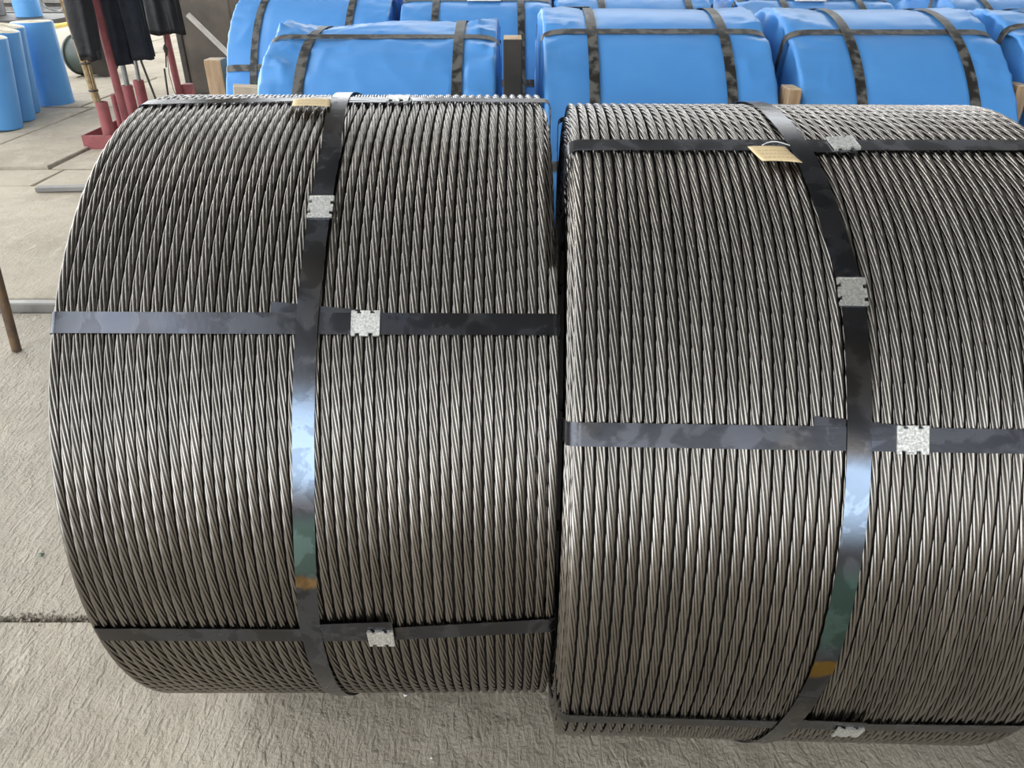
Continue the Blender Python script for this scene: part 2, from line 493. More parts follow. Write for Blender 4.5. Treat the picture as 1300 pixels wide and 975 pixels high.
SEAL_POLY = [(-.0205, -.0175), (-.0145, -.0175), (-.0145, -.0140), (-.0085, -.0140), (-.0085, -.0185), (.0045, -.0185), (.0045, -.0140),
             (.0105, -.0140), (.0105, -.0175), (.0205, -.0175), (.0205, .0175), (.0125, .0175), (.0125, .0142), (.0065, .0142), (.0065, .0185),
             (-.0065, .0185), (-.0065, .0142), (-.0125, .0142), (-.0125, .0175), (-.0205, .0175)]
def seal(parent, p, along, across, n_):
    """folded crimp seal: notched sleeve on the strap, edges bent down round it"""
    M = Matrix((along, across, n_)).transposed().to_4x4(); M.translation = Vector(p)
    mb = MB().prism(SEAL_POLY, .0022, M)
    for s_ in (-1, 1):
        for u0, u1 in ((-.0200, -.0150), (-.0080, .0040), (.0110, .0200)):
            c = M @ Vector(((u0 + u1) / 2, s_ * .0176, .0004))
            mb.box(c, (u1 - u0, .0020, .0042), M.to_3x3())
        c = M @ Vector((s_ * .0195, 0, .0022)); mb.box(c, (.0016, .033, .0012), M.to_3x3())
    return mb.build('crimp_seal', M_SEAL, parent)

def axial_strap(root, x0, x1, tab, m, w=.0315, lift=.0012, name='axial_strap', c=.012):
    """band lying along the coil, over both shoulders, down the end faces and back through the bore"""
    ef = interp([(x, math.radians(e)) for x, e in tab])
    e0, e1 = ef(x0), ef(x1)
    ro, ri = R + lift, R_BORE - .004
    P, W, N_ = [], [], []
    def put(x, r, e, nx, nr):
        P.append(AX + nrm(e) * r + EX * x); W.append(tng(e)); N_.append((EX * nx + nrm(e) * nr).normalized())
    xa, xb = x0 - .0015, x1 + .0015
    for i in range(25):
        x = xa + c + (xb - xa - 2 * c) * i / 24
        put(x, ro, ef(x), 0, 1)
    for k in range(1, 6):
        q = k / 6 * PI / 2
        put(xb - c + c * math.sin(q), ro - c + c * math.cos(q), e1, math.sin(q), math.cos(q))
    for i in range(7): put(xb, (ro - c) + (ri + c - ro + c) * i / 6, e1, 1, 0)
    for k in range(1, 6):
        q = k / 6 * PI / 2
        put(xb - c + c * math.cos(q), ri + c - c * math.sin(q), e1, math.cos(q), -math.sin(q))
    for i in range(9):
        t = i / 8; put((xb - c) + (xa + c - xb + c) * t, ri, e1 + (e0 - e1) * t, 0, -1)
    for k in range(1, 6):
        q = k / 6 * PI / 2
        put(xa + c - c * math.sin(q), ri + c - c * math.cos(q), e0, -math.sin(q), -math.cos(q))
    for i in range(7): put(xa, (ri + c) + (ro - c - ri - c) * i / 6, e0, -1, 0)
    for k in range(1, 6):
        q = k / 6 * PI / 2
        put(xa + c - c * math.cos(q), ro - c + c * math.sin(q), e0, -math.cos(q), math.sin(q))
    o = MB().sweep(P, W, N_, w, .0009, closed=True).build(name, m, root, smooth=True, sharp=40)
    return o, ef

def round_strap(root, tab, m, w=.0315, lift=.0032):
    xf = interp([(math.radians(a), x) for a, x in tab])
    P, W, N_ = [], [], []
    n = 180
    for i in range(n):
        e = -PI + 2 * PI * i / n
        P.append(AX + nrm(e) * (R + lift) + EX * xf(e)); W.append(EX); N_.append(nrm(e))
    # width stays square to the run of the band
    for i in range(n):
        d = (P[(i + 1) % n] - P[i - 1]).normalized()
        W[i] = d.cross(N_[i]).normalized() * -1
        if W[i].x < 0: W[i] = -W[i]
    o = MB().sweep(P, W, N_, w, .0009, closed=True).build('circumference_strap', m, root, smooth=True, sharp=40)
    return o, xf

def tail(parent, xa, xb, ea, eb, la, lb, m, w=.0315):
    P, W, N_ = [], [], []
    for i in range(13):
        t = i / 12
        e = math.radians(ea + (eb - ea) * t)
        P.append(AX + nrm(e) * (R + la + (lb - la) * t) + EX * (xa + (xb - xa) * t)); W.append(tng(e)); N_.append(nrm(e))
    return MB().sweep(P, W, N_, w, .0009).build('strap_tail', m, parent)

def coil_body(root, x0, n_wraps, step, seed, bulge=0.0):
    rr = random.Random(seed)
    v = rr.random() * NV
    for k in range(n_wraps):
        v += step + rr.uniform(-.35, .35)
        o = link('strand_wrap', WRAPS[int(v) % NV], root, (x0 + PITCH * (k + .5), 0, 0))
    x1 = x0 + PITCH * n_wraps
    for i in range(N_LAY):
        dx = (0 if i % 2 else PITCH * .35) + rr.uniform(-.0025, .0025)
        if bulge: dx = -bulge * (.75 if i % 2 else .45) * min(1, (i + 1) / 2) + rr.uniform(-.001, .001)
        link('inner_wrap', INNER[i], root, (x0 + PITCH * .5 + dx, 0, 0))
        dx = (0 if i % 2 else PITCH * .35) + rr.uniform(-.0025, .0025)
        link('inner_wrap', INNER[i], root, (x1 - PITCH * .5 - dx, 0, 0))
    # solid stand-in for the packed layers, coloured near-black for the shade between wraps
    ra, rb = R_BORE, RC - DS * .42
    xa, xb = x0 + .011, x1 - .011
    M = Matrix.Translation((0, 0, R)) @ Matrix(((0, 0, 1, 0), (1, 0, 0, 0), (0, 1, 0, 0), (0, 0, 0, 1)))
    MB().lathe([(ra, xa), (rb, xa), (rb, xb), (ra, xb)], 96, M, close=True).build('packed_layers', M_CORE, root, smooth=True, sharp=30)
    return x1

def card_tag(root, x, e, w, h_, skew, seed):
    """tan shipping tag, curled away from the strands, held by a loop of white wire"""
    rr = random.Random(seed)
    e = math.radians(e)
    def pt(u, s_, off=0.0):
        ee = e - (s_ * h_) / R
        lift = .0065 + .0035 * s_ * s_ + .0015 * math.sin(u * 3) + off
        return AX + nrm(ee) * (R + lift) + EX * (x + (u - .5) * w + skew * s_)
    nu, ns = 10, 6
    v, f = [], []
    for lay_ in (0, -.0006):
        for j in range(ns + 1):
            for i in range(nu + 1):
                v.append(pt(i / nu, j / ns * (1 + .12 * (i / nu - .5)), lay_))
    st = (nu + 1) * (ns + 1)
    for j in range(ns):
        for i in range(nu):
            a = j * (nu + 1) + i
            f.append((a, a + 1, a + nu + 2, a + nu + 1)); f.append((st + a, st + a + nu + 1, st + a + nu + 2, st + a + 1))
    ring = [i for i in range(nu + 1)] + [j * (nu + 1) + nu for j in range(1, ns + 1)] + [ns * (nu + 1) + i for i in range(nu - 1, -1, -1)] + [j * (nu + 1) for j in range(ns - 1, 0, -1)]
    for a, b in zip(ring, ring[1:] + ring[:1]): f.append((a, st + a, st + b, b))
    o = link('card_tag', mesh('card_tag', v, f, M_CARD, True), root)
    o['label'] = 'curled tan card tag tied with white wire'
    mb = MB()
    for s_ in (.28, .5, .72):
        u = .14
        while u < .85:
            l = rr.uniform(.03, .09)
            mb.add([pt(u, s_, .0003), pt(u + l, s_, .0003), pt(u + l, s_ + .045, .0003), pt(u, s_ + .045, .0003)], [(0, 1, 2, 3)])
            u += l + rr.uniform(.02, .05)
    mb.build('faded_print', M_PRINT, o)
    pts = []
    for i in range(15):
        t = i / 14
        ee = e + .006 + .012 * math.sin(t * PI) * (1 - t)
        pts.append(AX + nrm(ee) * (R + .0065 + .004 * math.sin(t * PI)) + EX * (x - .1 * w + t * w * .75))
    MB().tube(pts, .0009, 6).build('tie_wire', M_WIRE, o, smooth=True)
    return o

def seal_axial(strap, ef, x, lift=.0022, tilt=0.0):
    e = ef(x)
    a = (EX + tng(e) * tilt).normalized()
    return seal(strap, AX + nrm(e) * (R + lift) + EX * x, a, a.cross(nrm(e)) * -1, nrm(e))

# ---------------------------------------------------------------- left coil
Y1 = 1.462
cl = tag(empty('strand_coil', (0, Y1, 0.001)), 'bare grey steel strand coil on the left with a pale strap end at its shoulder', 'steel coil', 'bare steel strand coils in the front row')
LX0 = -.659
LX1 = coil_body(cl, LX0, 46, 1.0, 3)
# the last, unfinished turn of the outer layer: its cut end shows on the right shoulder
tail_m = strand_mesh('strand_end', RC, math.radians(-140), math.radians(48), .4, 5, cap=True, m=M_STRAND)
link('strand_end', tail_m, cl, (LX1 + PITCH * .5, 0, 0))
for dx, i in ((.004, 1), (.007, 2), (.004, 3), (.007, 4)):
    link('inner_wrap', INNER[i], cl, (LX1 + dx, 0, 0))
LXE = LX1 + PITCH
st, ef = axial_strap(cl, LX0, LXE, [(-.66, 39.9), (.07, 39.6)], M_STRAP); seal_axial(st, ef, -.208)
tail(st, -.345, -.20, 41.3, 40.0, .0004, .0006, M_STRAP2)
st, ef = axial_strap(cl, LX0, LXE, [(-.66, -7.2), (-.30, -7.4), (-.18, -7.0), (.07, -5.0)], M_STRAP2); seal_axial(st, ef, -.205, .009)
tail(st, -.31, -.185, -6.2, -5.0, .002, .0075, M_STRAP2)
st, ef = axial_strap(cl, LX0, LXE, [(-.66, 86.6), (-.32, 89.5), (.05, 87.9)], M_STRAP); seal_axial(st, ef, -.205, .004)
tail(st, -.30, -.18, 88.2, 87.6, .0008, .002, M_STRAP2)
for e in (132, 177, 222, -93, -50):
    axial_strap(cl, LX0, LXE, [(-.66, e), (.07, e + .6)], M_STRAP2)
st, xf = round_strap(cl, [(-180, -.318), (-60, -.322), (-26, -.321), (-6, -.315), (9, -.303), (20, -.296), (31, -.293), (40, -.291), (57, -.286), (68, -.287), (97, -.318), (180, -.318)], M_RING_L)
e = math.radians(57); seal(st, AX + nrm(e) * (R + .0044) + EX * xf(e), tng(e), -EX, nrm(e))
card_tag(cl, -.355, 87.0, .066, .056, .010, 1)

# ---------------------------------------------------------------- right coil
Y2 = 1.362
cr = tag(empty('strand_coil', (.45, Y2, 0.001), math.radians(-1.7)), 'bare grey steel strand coil on the right, cut off by the picture edge', 'steel coil', 'bare steel strand coils in the front row')
RX_0 = -.3545
RX_1 = coil_body(cr, RX_0, 47, -.75, 8, bulge=.0095)
st, ef = axial_strap(cr, RX_0 - .006, RX_1, [(-.36, 29.8), (.38, 29.8)], M_STRAP2, c=.020); seal_axial(st, ef, .084)
tail(st, -.042, .09, 31.0, 29.9, .0004, .0006, M_STRAP)
st, ef = axial_strap(cr, RX_0 - .006, RX_1, [(-.36, 73.9), (.38, 74.8)], M_STRAP, c=.020); seal_axial(st, ef, .060, .004, .12)
tail(st, .0, .075, 73.9, 73.5, .001, .003, M_STRAP2)
st, ef = axial_strap(cr, RX_0 - .006, RX_1, [(-.36, -18.6), (.0, -18.9), (.10, -19.1), (.38, -18.1)], M_STRAP2, c=.020); seal_axial(st, ef, .094, .009)
tail(st, -.005, .112, -17.9, -17.0, .002, .0075, M_STRAP2)
for e in (119, 164, 209, 254, -64):
    axial_strap(cr, RX_0 - .006, RX_1, [(-.36, e), (.38, e + .4)], M_STRAP)
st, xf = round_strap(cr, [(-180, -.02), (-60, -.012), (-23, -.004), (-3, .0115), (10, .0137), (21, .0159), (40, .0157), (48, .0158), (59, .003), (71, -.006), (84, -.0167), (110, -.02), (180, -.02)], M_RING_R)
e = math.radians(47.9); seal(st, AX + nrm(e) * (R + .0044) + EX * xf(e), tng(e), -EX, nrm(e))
card_tag(cr, -.060, 73.0, .056, .045, .014, 2)

# ================================================================== BLUE WRAPPED COILS
def sm(t):
    t = max(0.0, min(1.0, t)); return t * t * (3 - 2 * t)

def blue_coil(x0, x1, yc, Rb, ax_deg, rings, seed, label, sag=0.0, fold=1.0, seals=(), labels_=()):
    root = tag(empty('wrapped_coil', ((x0 + x1) / 2, yc, 0)), label, 'wrapped coil', 'blue wrapped coils behind the bare coils')
    hw = (x1 - x0) / 2
    rb = .34
    prof = []
    nx = 72
    for i in range(5): prof.append((-hw * .55 - (hw * .45 - .004) * i / 4, rb, 'b'))
    for i in range(1, 9): prof.append((-hw, rb + (Rb - .016 - rb) * i / 8, 'f'))
    for k in range(1, 6):
        q = k / 6 * PI / 2; prof.append((-hw + .014 * (1 - math.cos(q)), Rb - .016 + .016 * math.sin(q), 's'))
    for i in range(nx + 1): prof.append((-hw + .014 + (2 * hw - .028) * i / nx, Rb, 'o'))
    for p in [q for q in prof if q[2] != 'o'][::-1]: prof.append((-p[0], p[1], p[2]))
    na = 220
    axr = [math.radians(a) for a in ax_deg]
    def dent(u, a):
        """how far the strapping pulls the cover in"""
        d = 0.0
        for s_ in axr:
            da = abs((a - s_ + PI) % (2 * PI) - PI) * Rb
            if da < .07:
                edge = sm((abs(u) - hw + .07) / .07)
                d = max(d, (.003 + .009 * edge) * (1 - sm((da - .012) / .05)))
        for rx in rings:
            du = abs(u - rx)
            if du < .06: d = max(d, .003 * (1 - sm((du - .014) / .045)))
        return d
    v, f = [], []
    off = Vector((seed * 3.1, seed * 1.7, seed * .9))
    for k in range(na):
        a = 2 * PI * k / na
        for (u, r, t) in prof:
            q = Vector((u * 3.2, r * math.cos(a) * 3.2, r * math.sin(a) * 3.2)) + off
            wr = noise.noise(q) * .0035
            # creases that run across the cover, strongest near the shoulders
            q2 = Vector((u * 4 + a * 1.5, a * 9 + u * 2, seed))
            cr_ = (1 - abs(noise.noise(q2))) ** 6 * .007 + (1 - abs(noise.noise(Vector((u * 9 + 3 * math.sin(a * 2), a * 4 + seed * 5, 2.0 + seed))))) ** 8 * .004
            edge = sm((abs(u) - hw + .22) / .2)
            top = max(0, math.sin(a))
            if t in ('o', 's'):
                rr = r + wr + cr_ * (.25 * fold + .8 * edge) * (.3 + .7 * top) * fold - dent(u, a)
                rr -= sag * top * math.exp(-((u + hw * .62) / (hw * .42)) ** 2) * math.exp(-((a - math.radians(88)) / .38) ** 2)
                if dent(u, a) > .0028: rr = min(rr, Rb - max(.001, dent(u, a) - .002))
                uu = u
            elif t == 'f':
                rr = r
                pl = abs(math.sin(a * 11 + seed + noise.noise(q) * 2))
                uu = u + math.copysign(1, u) * ((pl ** 2) * .012 * (r / Rb) + noise.noise(q * 2) * .008 - .006)
                for s_ in axr:
                    da = abs((a - s_ + PI) % (2 * PI) - PI) * r
                    uu -= math.copysign(1, u) * .012 * (1 - sm(da / .07))
            else:
                rr, uu = r, u
            v.append((uu, -rr * math.cos(a), Rb + rr * math.sin(a)))
    m_ = len(prof)
    for k in range(na):
        k2 = (k + 1) % na
        for i in range(m_ - 1):
            f.append((k * m_ + i, k * m_ + i + 1, k2 * m_ + i + 1, k2 * m_ + i))
    zmin = min(p[2] for p in v)
    v = [(x, y, z - zmin) for x, y, z in v]
    zax = Rb - zmin
    link('tarpaulin', mesh('tarpaulin', v, f, M_BLUE, True), root)
    Ab = Vector((0, 0, zax))
    for a_ in axr:
        P, W, N_ = [], [], []
        def put(u, r, nx_, nr):
            P.append(Ab + nrm(a_) * r + EX * u); W.append(tng(a_)); N_.append((EX * nx_ + nrm(a_) * nr).normalized())
        ro = lambda u: Rb + .0025 - .006 * sm((abs(u) - hw + .07) / .07)
        for i in range(21):
            u = -hw + .03 + (2 * hw - .06) * i / 20; put(u, ro(u), 0, 1)
        for sg in (1, -1):
            seq = []
            re = ro(hw)
            for k in range(1, 6):
                q = k / 6 * PI / 2
                seq.append((sg * (hw - .03 + .036 * math.sin(q)), re - .03 + .03 * math.cos(q), sg * math.sin(q), math.cos(q)))
            for i in range(6): seq.append((sg * (hw + .006), re - .03 + (rb + .01 - re + .03) * i / 5, sg, 0))
            seq.append((sg * (hw - .02), rb - .004, 0, -1))
            if sg < 0: seq = seq[::-1]
            for s_ in seq: put(*s_)
        MB().sweep(P, W, N_, .031, .001, closed=True).build('axial_strap', M_BSTRAP, root, smooth=True, sharp=40)
    for rx in rings:
        P, W, N_ = [], [], []
        n = 120
        wv = random.Random(int(seed * 10 + rx * 100))
        ph = wv.uniform(0, 6)
        for i in range(n):
            e = 2 * PI * i / n
            sagd = sag * max(0, math.sin(e)) * math.exp(-((rx + hw * .62) / (hw * .42)) ** 2) * math.exp(-((((e + PI / 2) % (2 * PI)) - PI / 2 - math.radians(88)) / .38) ** 2)
            P.append(Ab + nrm(e) * (Rb + .0045 - sagd) + EX * (rx + .006 * math.sin(e + ph))); W.append(EX); N_.append(nrm(e))
        MB().sweep(P, W, N_, .032, .001, closed=True).build('circumference_strap', M_BSTRAP, root, smooth=True, sharp=40)
    for (u, a_, w, h_) in labels_:
        a_ = math.radians(a_)
        v, f = [], []
        for i in range(9):
            e = a_ - h_ / Rb * (i / 8 - .5)
            for s_ in (-.5, .5):
                for l in (.009, .0098):
                    v.append(Ab + nrm(e) * (Rb + l) + EX * (u + s_ * w))
        for i in range(8):
            b = i * 4; c = b + 4
            f += [(b + 1, b + 3, c + 3, c + 1), (b, c, c + 2, b + 2), (b, b + 1, c + 1, c), (b + 2, c + 2, c + 3, b + 3)]
        f += [(0, 2, 3, 1), (32, 33, 35, 34)]
        o = link('paper_label', mesh('paper_label', v, f, M_WHITE), root)
        o['label'] = 'white paper label stuck on the blue cover'
    return root

def spread(a): return [a + 45 * k for k in range(8)]
blue_coil(-.800, -.048, 2.95, .62, spread(72.5), (-.25, .255), 1.0, 'blue wrapped coil with sagging creased top, right behind the left bare coil', sag=.022, fold=1.7)
blue_coil(.100, .828, 2.97, .64, spread(67.5), (-.205, .225), 2.0, 'blue wrapped coil whose left edge meets the gap between the bare coils', labels_=((-.24, 98, .11, .09),))
blue_coil(.898, 1.565, 2.97, .64, spread(67.5), (-.150, .195), 3.0, 'blue wrapped coil behind the right bare coil, strap running down its left end')
blue_coil(1.625, 2.34, 2.95, .64, spread(72), (-.20, .20), 4.0, 'blue wrapped coil at the right edge, only its rounded left end showing')
blue_coil(-1.308, -0.572, 4.275, .64, spread(78), (-.232, .19), 5.0, 'blue wrapped coil furthest left, beside the grimy brown column')
blue_coil(-0.524, 0.188, 4.275, .64, spread(72), (-.19, .215), 6.0, 'blue wrapped coil in the second row with a white label over its strap', labels_=((.035, 71.5, .16, .05),))
blue_coil(0.209, 0.942, 4.275, .64, spread(84), (-.155, .26), 7.0, 'strip of blue wrapped coil at top edge, behind the one right of the black post')
blue_coil(1.069, 1.802, 4.275, .64, spread(73), (-.147, .207), 8.0, 'blue wrapped coil with pale crumpled left end and white label at the top edge', labels_=((-.02, 71, .15, .05),))
blue_coil(2.067, 2.789, 4.275, .64, spread(82), (-.19, .2), 9.0, 'blue wrapped coil in the top right corner with a bright crumpled end')

blue_coil(.90, 1.62, 5.60, .64, spread(80), (-.18, .2), 10.0, 'blue wrapped coil in the third row, a sliver in the gap right of centre')
blue_coil(2.10, 2.82, 5.60, .64, spread(76), (-.18, .2), 11.0, 'blue wrapped coil in the third row, a sliver near the top right')
# ================================================================== TIMBER SPACERS
def post(x, y, w, d, h_, label, front=None, rz=0.0, lean=0.0, z0=0.0):
    t = tag(empty('timber_post', (x, y, z0), rz), label, 'timber', 'timber spacers between the blue coils')
    M = Matrix.Rotation(lean, 3, 'Y')
    MB().box(M @ Vector((0, 0, h_ / 2)), (w, d, h_), M, bev=.003).build('post', front or M_WOOD, t)
    MB().box(M @ Vector((0, 0, h_ + .001)), (w - .004, d - .004, .004), M, bev=.001).build('sawn_end', M_WOODT, t)
    return t
post(.002, 2.56, .058, .10, 1.235, 'tall black timber post with pale sawn top between two blue coils', M_WOODD)
post(.862, 2.50, .040, .09, 1.10, 'brown timber post wedged where the strap runs down a blue coil end')
post(1.594, 2.56, .040, .08, 1.10, 'sliver of timber post near the right edge of the picture')
post(-1.405, 3.90, .080, .09, 1.01, 'squared brown timber post with pale edges beside the grimy column')
post(-1.11, 3.10, .10, .09, 1.01, 'slanted timber block with pale end grain just above the left coil', front=M_WOODT, lean=.09, rz=.3)

# ================================================================== LEFT SIDE: FILM ROLLS
def film_roll(x, y, r, h_, label, z0=SLAB_Z, lean=0.0):
    t = tag(empty('film_roll', (x, y, z0)), label, 'plastic roll', 'blue rolls standing on end')
    t.rotation_euler = (0, lean, 0); t.location.z += r * math.sin(abs(lean))
    MB().lathe([(0.001, 0), (r - .006, 0), (r, .006), (r, h_ - .008), (r - .004, h_ - .001), (r - .012, h_ - .002)], 40).build('film_wound_body', M_BLUE2, t, smooth=True, sharp=35)
    prof = [(r - .010, h_ - .006)]
    k = 0
    rr = r - .012
    while rr > .05:
        prof += [(rr, h_ + (.003 if k % 2 else -.001))]; rr -= .010; k += 1
    prof += [(.042, h_), (.040, h_ - .12), (.001, h_ - .12)]
    MB().lathe(prof, 40).build('wound_end', M_CREAM, t, smooth=False)
    MB().lathe([(.042, h_ - .1), (.042, h_ + .006), (.035, h_ + .006), (.035, h_ - .1)], 24).build('core_tube', M_CREAM, t, smooth=True, sharp=35)
    return t
film_roll(-4.60, 7.10, .185, .745, 'front blue film roll at the left edge, nearest of the standing rolls', lean=.13)
film_roll(-4.685, 7.47, .183, .76, 'blue film roll just behind the nearest roll, a narrow band of it showing', lean=.12)
film_roll(-4.84, 7.84, .185, .765, 'third blue film roll from the front, only its right side showing', lean=.11)
film_roll(-4.755, 8.34, .19, .775, 'blue film roll standing furthest right of the group, its side fully in view')
film_roll(-5.22, 8.15, .185, .775, 'blue film roll at the back left of the group, only its cream top showing')
film_roll(-7.19, 12.60, .180, .80, 'distant blue film roll standing on the dark bench', z0=.535)
film_roll(-5.10, 7.30, .185, .75, 'blue film roll at the very left edge behind the nearest roll', lean=.12)

b = tag(empty('steel_bench', (-7.8, 12.6, SLAB_Z)), 'low dark steel bench behind the blue rolls', 'bench')
MB().box((0, 0, .475), (2.4, 1.3, .04), bev=.005).build('bench_top', M_DARK, b)
for sx in (-1.1, 1.1):
    for sy in (-.58, .58):
        MB().box((sx, sy, .2275), (.08, .08, .455)).build('leg', M_DARK, b)
MB().box((0, -.6, .40), (2.3, .04, .09)).build('apron', M_DARK, b)
k_ = tag(empty('machine_cabinet', (-8.0, 12.95, .535)), 'dark machine cabinet with grey post in the top left corner', 'machine')
MB().box((-.15, 0, .5), (.62, .4, 1.0), bev=.01).build('cabinet_body', M_COLUMN, k_)
MB().box((.24, -.1, .5), (.10, .12, 1.0), bev=.008).build('corner_post', M_GREYM, k_)
MB().box((-.15, -.215, .5), (.48, .03, .8), bev=.005).build('panel_door', M_DARK, k_)

# ================================================================== TOOL RACK
rk = tag(empty('tool_rack', (-3.25, 6.8, SLAB_Z)), 'red steel tool rack with tube holders in a tray', 'rack')
def rp(x, y, z): return (x + 3.25, y - 6.8, z - SLAB_Z)
def tray():
    mb = MB(); x0, x1, y0, y1, h_ = -.20, .28, -.50, .78, .11
    mb.box(((x0 + x1) / 2, (y0 + y1) / 2, .006), (x1 - x0, y1 - y0, .012))
    mb.box(((x0 + x1) / 2, y0, h_ / 2), (x1 - x0, .01, h_)); mb.box(((x0 + x1) / 2, y1, h_ / 2), (x1 - x0, .01, h_))
    mb.box((x0, (y0 + y1) / 2, h_ / 2), (.01, y1 - y0, h_)); mb.box((x1, (y0 + y1) / 2, h_ / 2), (.01, y1 - y0, h_))
    mb.build('tray', M_RED, rk)
tray()
def holder(x, y, r, h_):
    M = Matrix.Translation(rp(x, y, SLAB_Z + .012))
    MB().lathe([(r - .006, .005), (r - .006, h_), (r, h_), (r, 0), (.002, 0), (.002, .005)], 24, M).build('tube_holder', M_RED, rk, smooth=True, sharp=35)
for x, y, r, h_ in ((-3.255, 6.36, .046, .345), (-3.285, 6.645, .026, .355), (-3.33, 7.01, .046, .37), (-3.355, 7.30, .046, .37)):
    holder(x, y, r, h_)
MB().tube([rp(-3.160, 6.50, .05), rp(-3.185, 6.50, 1.80)], .031, 16).build('upright_pole', M_RED, rk, smooth=True, sharp=35)
MB().tube([rp(-3.085, 7.50, .05), rp(-3.125, 7.50, 1.80)], .030, 16).build('upright_pole', M_RED, rk, smooth=True, sharp=35)
MB().tube([rp(-3.21, 6.15, 1.78), rp(-3.185, 6.50, 1.78), rp(-3.125, 7.50, 1.78), rp(-3.05, 7.8, 1.78)], .022, 12).build('cross_bar', M_RED, rk, smooth=True, sharp=35)
MB().box(rp(-3.03, 7.57, .20), (.09, .10, .30), bev=.005).build('foot_bracket', M_RED, rk)

def cloth(prof, seed, n=48, folds=7, amp=.018):
    """hanging garment piece: rings of (z, cx, cy, half width, half depth)"""
    v, f = [], []
    for i, (z, cx, cy, wx, wy) in enumerate(prof):
        for k in range(n):
            a = 2 * PI * k / n
            q = Vector((math.cos(a) * 1.6 + seed, math.sin(a) * 1.6, z * 2.2))
            d = 1 + noise.noise(q) * .22 + amp / max(wx, .01) * math.sin(folds * a + seed + 2.2 * noise.noise(q * .8)) * .7
            v.append((cx + wx * d * math.cos(a), cy + wy * d * math.sin(a), z + .012 * math.sin(3 * a + seed) * (1 if i == 0 else 0)))
    m_ = len(prof)
    for i in range(m_ - 1):
        for k in range(n):
            f.append((i * n + k, i * n + (k + 1) % n, (i + 1) * n + (k + 1) % n, (i + 1) * n + k))
    f.append(tuple(reversed(range(n)))); f.append(tuple((m_ - 1) * n + k for k in range(n)))
    return v, f
def ramp(z0, z1, n, c0, c1, w0, w1, d0, d1):
    out = []
    for i in range(n + 1):
        t = i / n
        out.append((z0 + (z1 - z0) * t, c0[0] + (c1[0] - c0[0]) * t, c0[1] + (c1[1] - c0[1]) * t, w0 + (w1 - w0) * t, d0 + (d1 - d0) * t))
    return out
def jacket(loc, pieces, label, m, seed):
    t = tag(empty('jacket', loc), label, 'jacket', 'work jackets hanging on the red rack')
    for i, (nm, pr, fo, am) in enumerate(pieces):
        v, f = cloth(pr, seed + i * 1.7, folds=fo, amp=am)
        link(nm, mesh(nm, v, f, m, True), t)
    return t
jacket((-3.185, 6.24, .735), [('sleeve', ramp(0, .95, 22, (0, 0), (.02, .02), .080, .105, .06, .07), 5, .010),
                            ('cuff', ramp(-.012, .05, 5, (0, 0), (0, 0), .074, .079, .052, .056), 5, .006)],
       'black jacket sleeve hanging over the twig broom', M_BLACK, .3)
jacket((-3.05, 6.66, .66), [('torso', ramp(.02, 1.05, 24, (.00, .03), (-.02, .03), .135, .17, .06, .07), 7, .022),
                            ('sleeve', ramp(-.015, .95, 22, (-.085, -.03), (-.08, 0), .078, .10, .055, .06), 4, .012),
                            ('sleeve', ramp(.02, .95, 22, (.085, -.03), (.05, 0), .072, .10, .055, .06), 4, .012)],
       'dark navy padded jacket hanging in the middle of the red rack', M_NAVY, 1.9)
jacket((-3.00, 7.30, .80), [('torso', ramp(0, .95, 24, (-.01, 0), (-.03, 0), .135, .15, .08, .09), 9, .020),
                            ('sleeve', ramp(.01, .85, 20, (.09, -.05), (.07, 0), .06, .08, .05, .06), 4, .010)],
       'quilted charcoal jacket hanging nearest the brown column', M_BLACK, 4.4)

br = tag(empty('twig_broom', (-3.255, 6.36, SLAB_Z + .02)), 'twig broom standing upside down in the leftmost red tube', 'broom')
mb = MB(); r3 = random.Random(2)
for i in range(46):
    a = r3.uniform(0, 2 * PI); q = math.sqrt(r3.random())
    pts = []
    for k in range(8):
        t = k / 7
        rad = (.020 + .045 * t ** 1.5) * q
        pts.append((-.025 - .055 * t + rad * math.cos(a + t * .6) + r3.uniform(-.003, .003) + .035 * (1 - min(1, t * 4)), .02 * t + rad * math.sin(a + t * .6), .02 + 1.35 * t))
    mb.tube(pts, [.0052] * 5 + [.004, .003, .002], 5)
tw = mb.build('twigs', M_TWIG, br); tw['kind'] = 'stuff'
for z in (.42, .62, .80):
    t = z / 1.37
    MB().lathe([(.026 + .04 * t ** 1.5, -.008), (.030 + .04 * t ** 1.5, 0), (.026 + .04 * t ** 1.5, .008)], 20, Matrix.Translation((-.025 - .055 * t, .02 * t, z))).build('binding_wire', M_DARK, br, smooth=True)

def pole_thing(name, pts, r, m, label, cat, n=12):
    o = MB().tube(pts, r, n).build(name, m, None, smooth=True, sharp=35)
    tag(o, label, cat); return o
pole_thing('steel_pipe', [(-3.33, 7.01, .075), (-3.318, 7.01, 1.0)], .021, M_PIPE, 'thick grey steel pipe standing in a red tube under the navy jacket', 'pipe')
pole_thing('steel_pipe', [(-3.355, 7.30, .075), (-3.33, 7.30, 1.0)], .017, M_PIPE, 'thinner grey steel pipe in the red tube furthest back', 'pipe')
pole_thing('pry_bar', [(-3.105, 7.10, .055), (-3.150, 7.10, .318), (-3.205, 7.10, .64), (-3.225, 7.10, .76), (-3.20, 7.10, .80)], .010, M_DARK, 'thin black pry bar leaning right of the red tubes', 'pry bar', 8)
hk = tag(empty('iron_hook', (-3.17, 7.40, SLAB_Z + .014)), 'thin iron hook with twisted wire hanging before the second red pole', 'hook')
MB().tube([(0, 0, .01), (.015, 0, .25), (.03, 0, .45)], .009, 8).build('rod', M_DARK, hk, smooth=True)
MB().tube([(.05, 0, .16 + .3), (.075, 0, .6), (.11, 0, .80)], .006, 8).build('shank', M_DARK, hk, smooth=True)
